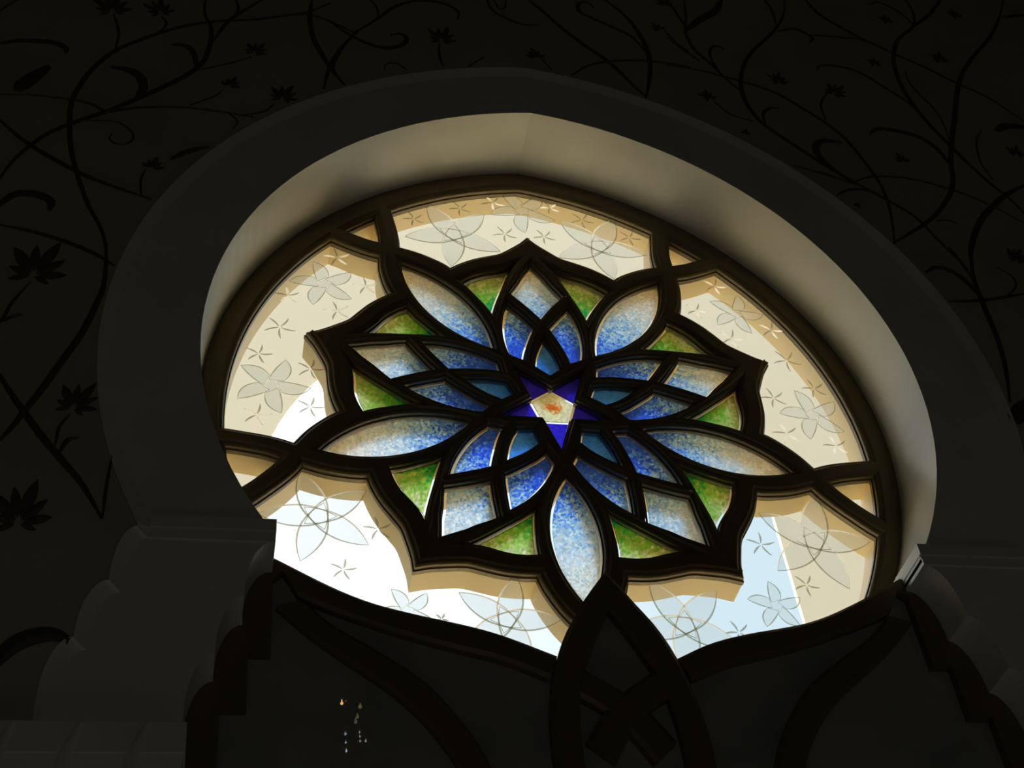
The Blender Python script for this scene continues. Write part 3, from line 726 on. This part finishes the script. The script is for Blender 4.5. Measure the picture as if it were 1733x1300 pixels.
# ------------------------------------------------------------------ chandelier in the hall, mirrored as sparks in the doorway glass
GP = SCR-0.030
def mirrored(x, y, wv):
    p = un(x, y, wv); return (p[0], p[1], 2*GP-wv)
cu, cv, cw = mirrored(588, 1225, -6.0)
ch = empty('chandelier', W(cu, cv, cw)); CR = Rel(cu, cv, cw)
tag(ch, 'small brass chandelier with glowing bulbs, mirrored as sparks in the dark doorway glass', 'chandelier', 'thing')
M_BRASS = mat('brass', (0.55, 0.40, 0.16), 0.3, 0.9)
def glow_mat(name, col, st):
    m = bpy.data.materials.new(name); m.use_nodes = True
    b = m.node_tree.nodes['Principled BSDF']; b.inputs['Base Color'].default_value = (0.8, 0.8, 0.8, 1)
    b.inputs['Emission Color'].default_value = (*col, 1); b.inputs['Emission Strength'].default_value = st
    return m
def tube(bm, pts, r, n=8):
    prev = None
    for i, p in enumerate(pts):
        a = Vector(pts[max(i-1, 0)]); b = Vector(pts[min(i+1, len(pts)-1)]); t = (b-a).normalized()
        x = t.cross(Vector((0.3, 0.2, 1))).normalized(); y = t.cross(x)
        row = [bm.verts.new(Vector(p)+x*r*math.cos(2*math.pi*k/n)+y*r*math.sin(2*math.pi*k/n)) for k in range(n)]
        if prev: strip(bm, prev, row)
        prev = row
bm = bmesh.new(); tube(bm, [CR(cu, cv+0.1, cw), CR(cu, RT, cw)], 0.012); link('hanging_rod', bm, M_BRASS, ch, True)
for rr, dv in ((0.30, 0.10), (0.16, -0.12)):
    bm = bmesh.new(); tube(bm, [CR(cu+rr*math.cos(2*math.pi*k/32), cv+dv, cw+rr*math.sin(2*math.pi*k/32)) for k in range(33)], 0.012); link('brass_ring', bm, M_BRASS, ch, True)
    for k in range(3):
        a = 2*math.pi*k/3; bm = bmesh.new(); tube(bm, [CR(cu, cv+dv+0.12, cw), CR(cu+rr*math.cos(a), cv+dv, cw+rr*math.sin(a))], 0.008); link('arm', bm, M_BRASS, ch, True)
bm = bmesh.new(); tube(bm, [CR(cu, cv-0.1, cw), CR(cu, cv+0.25, cw)], 0.012); link('stem', bm, M_BRASS, ch, True)
for x, y, r, col, st in [(578.5, 1190.5, 0.020, (1.0, 0.55, 0.22), 16), (609.5, 1196.5, 0.022, (0.9, 0.75, 0.3), 2.0), (605, 1213.5, 0.020, (0.9, 0.85, 0.35), 1.4), (602, 1222, 0.022, (0.9, 0.9, 0.8), 1.2),
        (584.6, 1242.5, 0.012, (0.6, 0.7, 1.0), 9), (585.2, 1257, 0.011, (0.6, 0.7, 1.0), 8), (586.2, 1271.5, 0.013, (0.7, 0.78, 1.0), 10),
        (608.5, 1239.5, 0.011, (1, 1, 0.85), 4), (609, 1247, 0.011, (1, 1, 0.85), 4), (609.6, 1254.5, 0.011, (1, 1, 0.85), 4), (619, 1254.6, 0.012, (1, 1, 0.85), 5)]:
    u, v, w = mirrored(x, y, -6.0)
    bm = bmesh.new(); bmesh.ops.create_icosphere(bm, subdivisions=2, radius=r, matrix=Matrix.Translation(CR(u, v, w)))
    tube(bm, [CR(u, v+r*0.9/S, w), CR(u, v+r*2.2/S, w)], r*0.4)
    link('bulb', bm, glow_mat('bulb_glow', col, st), ch, True)
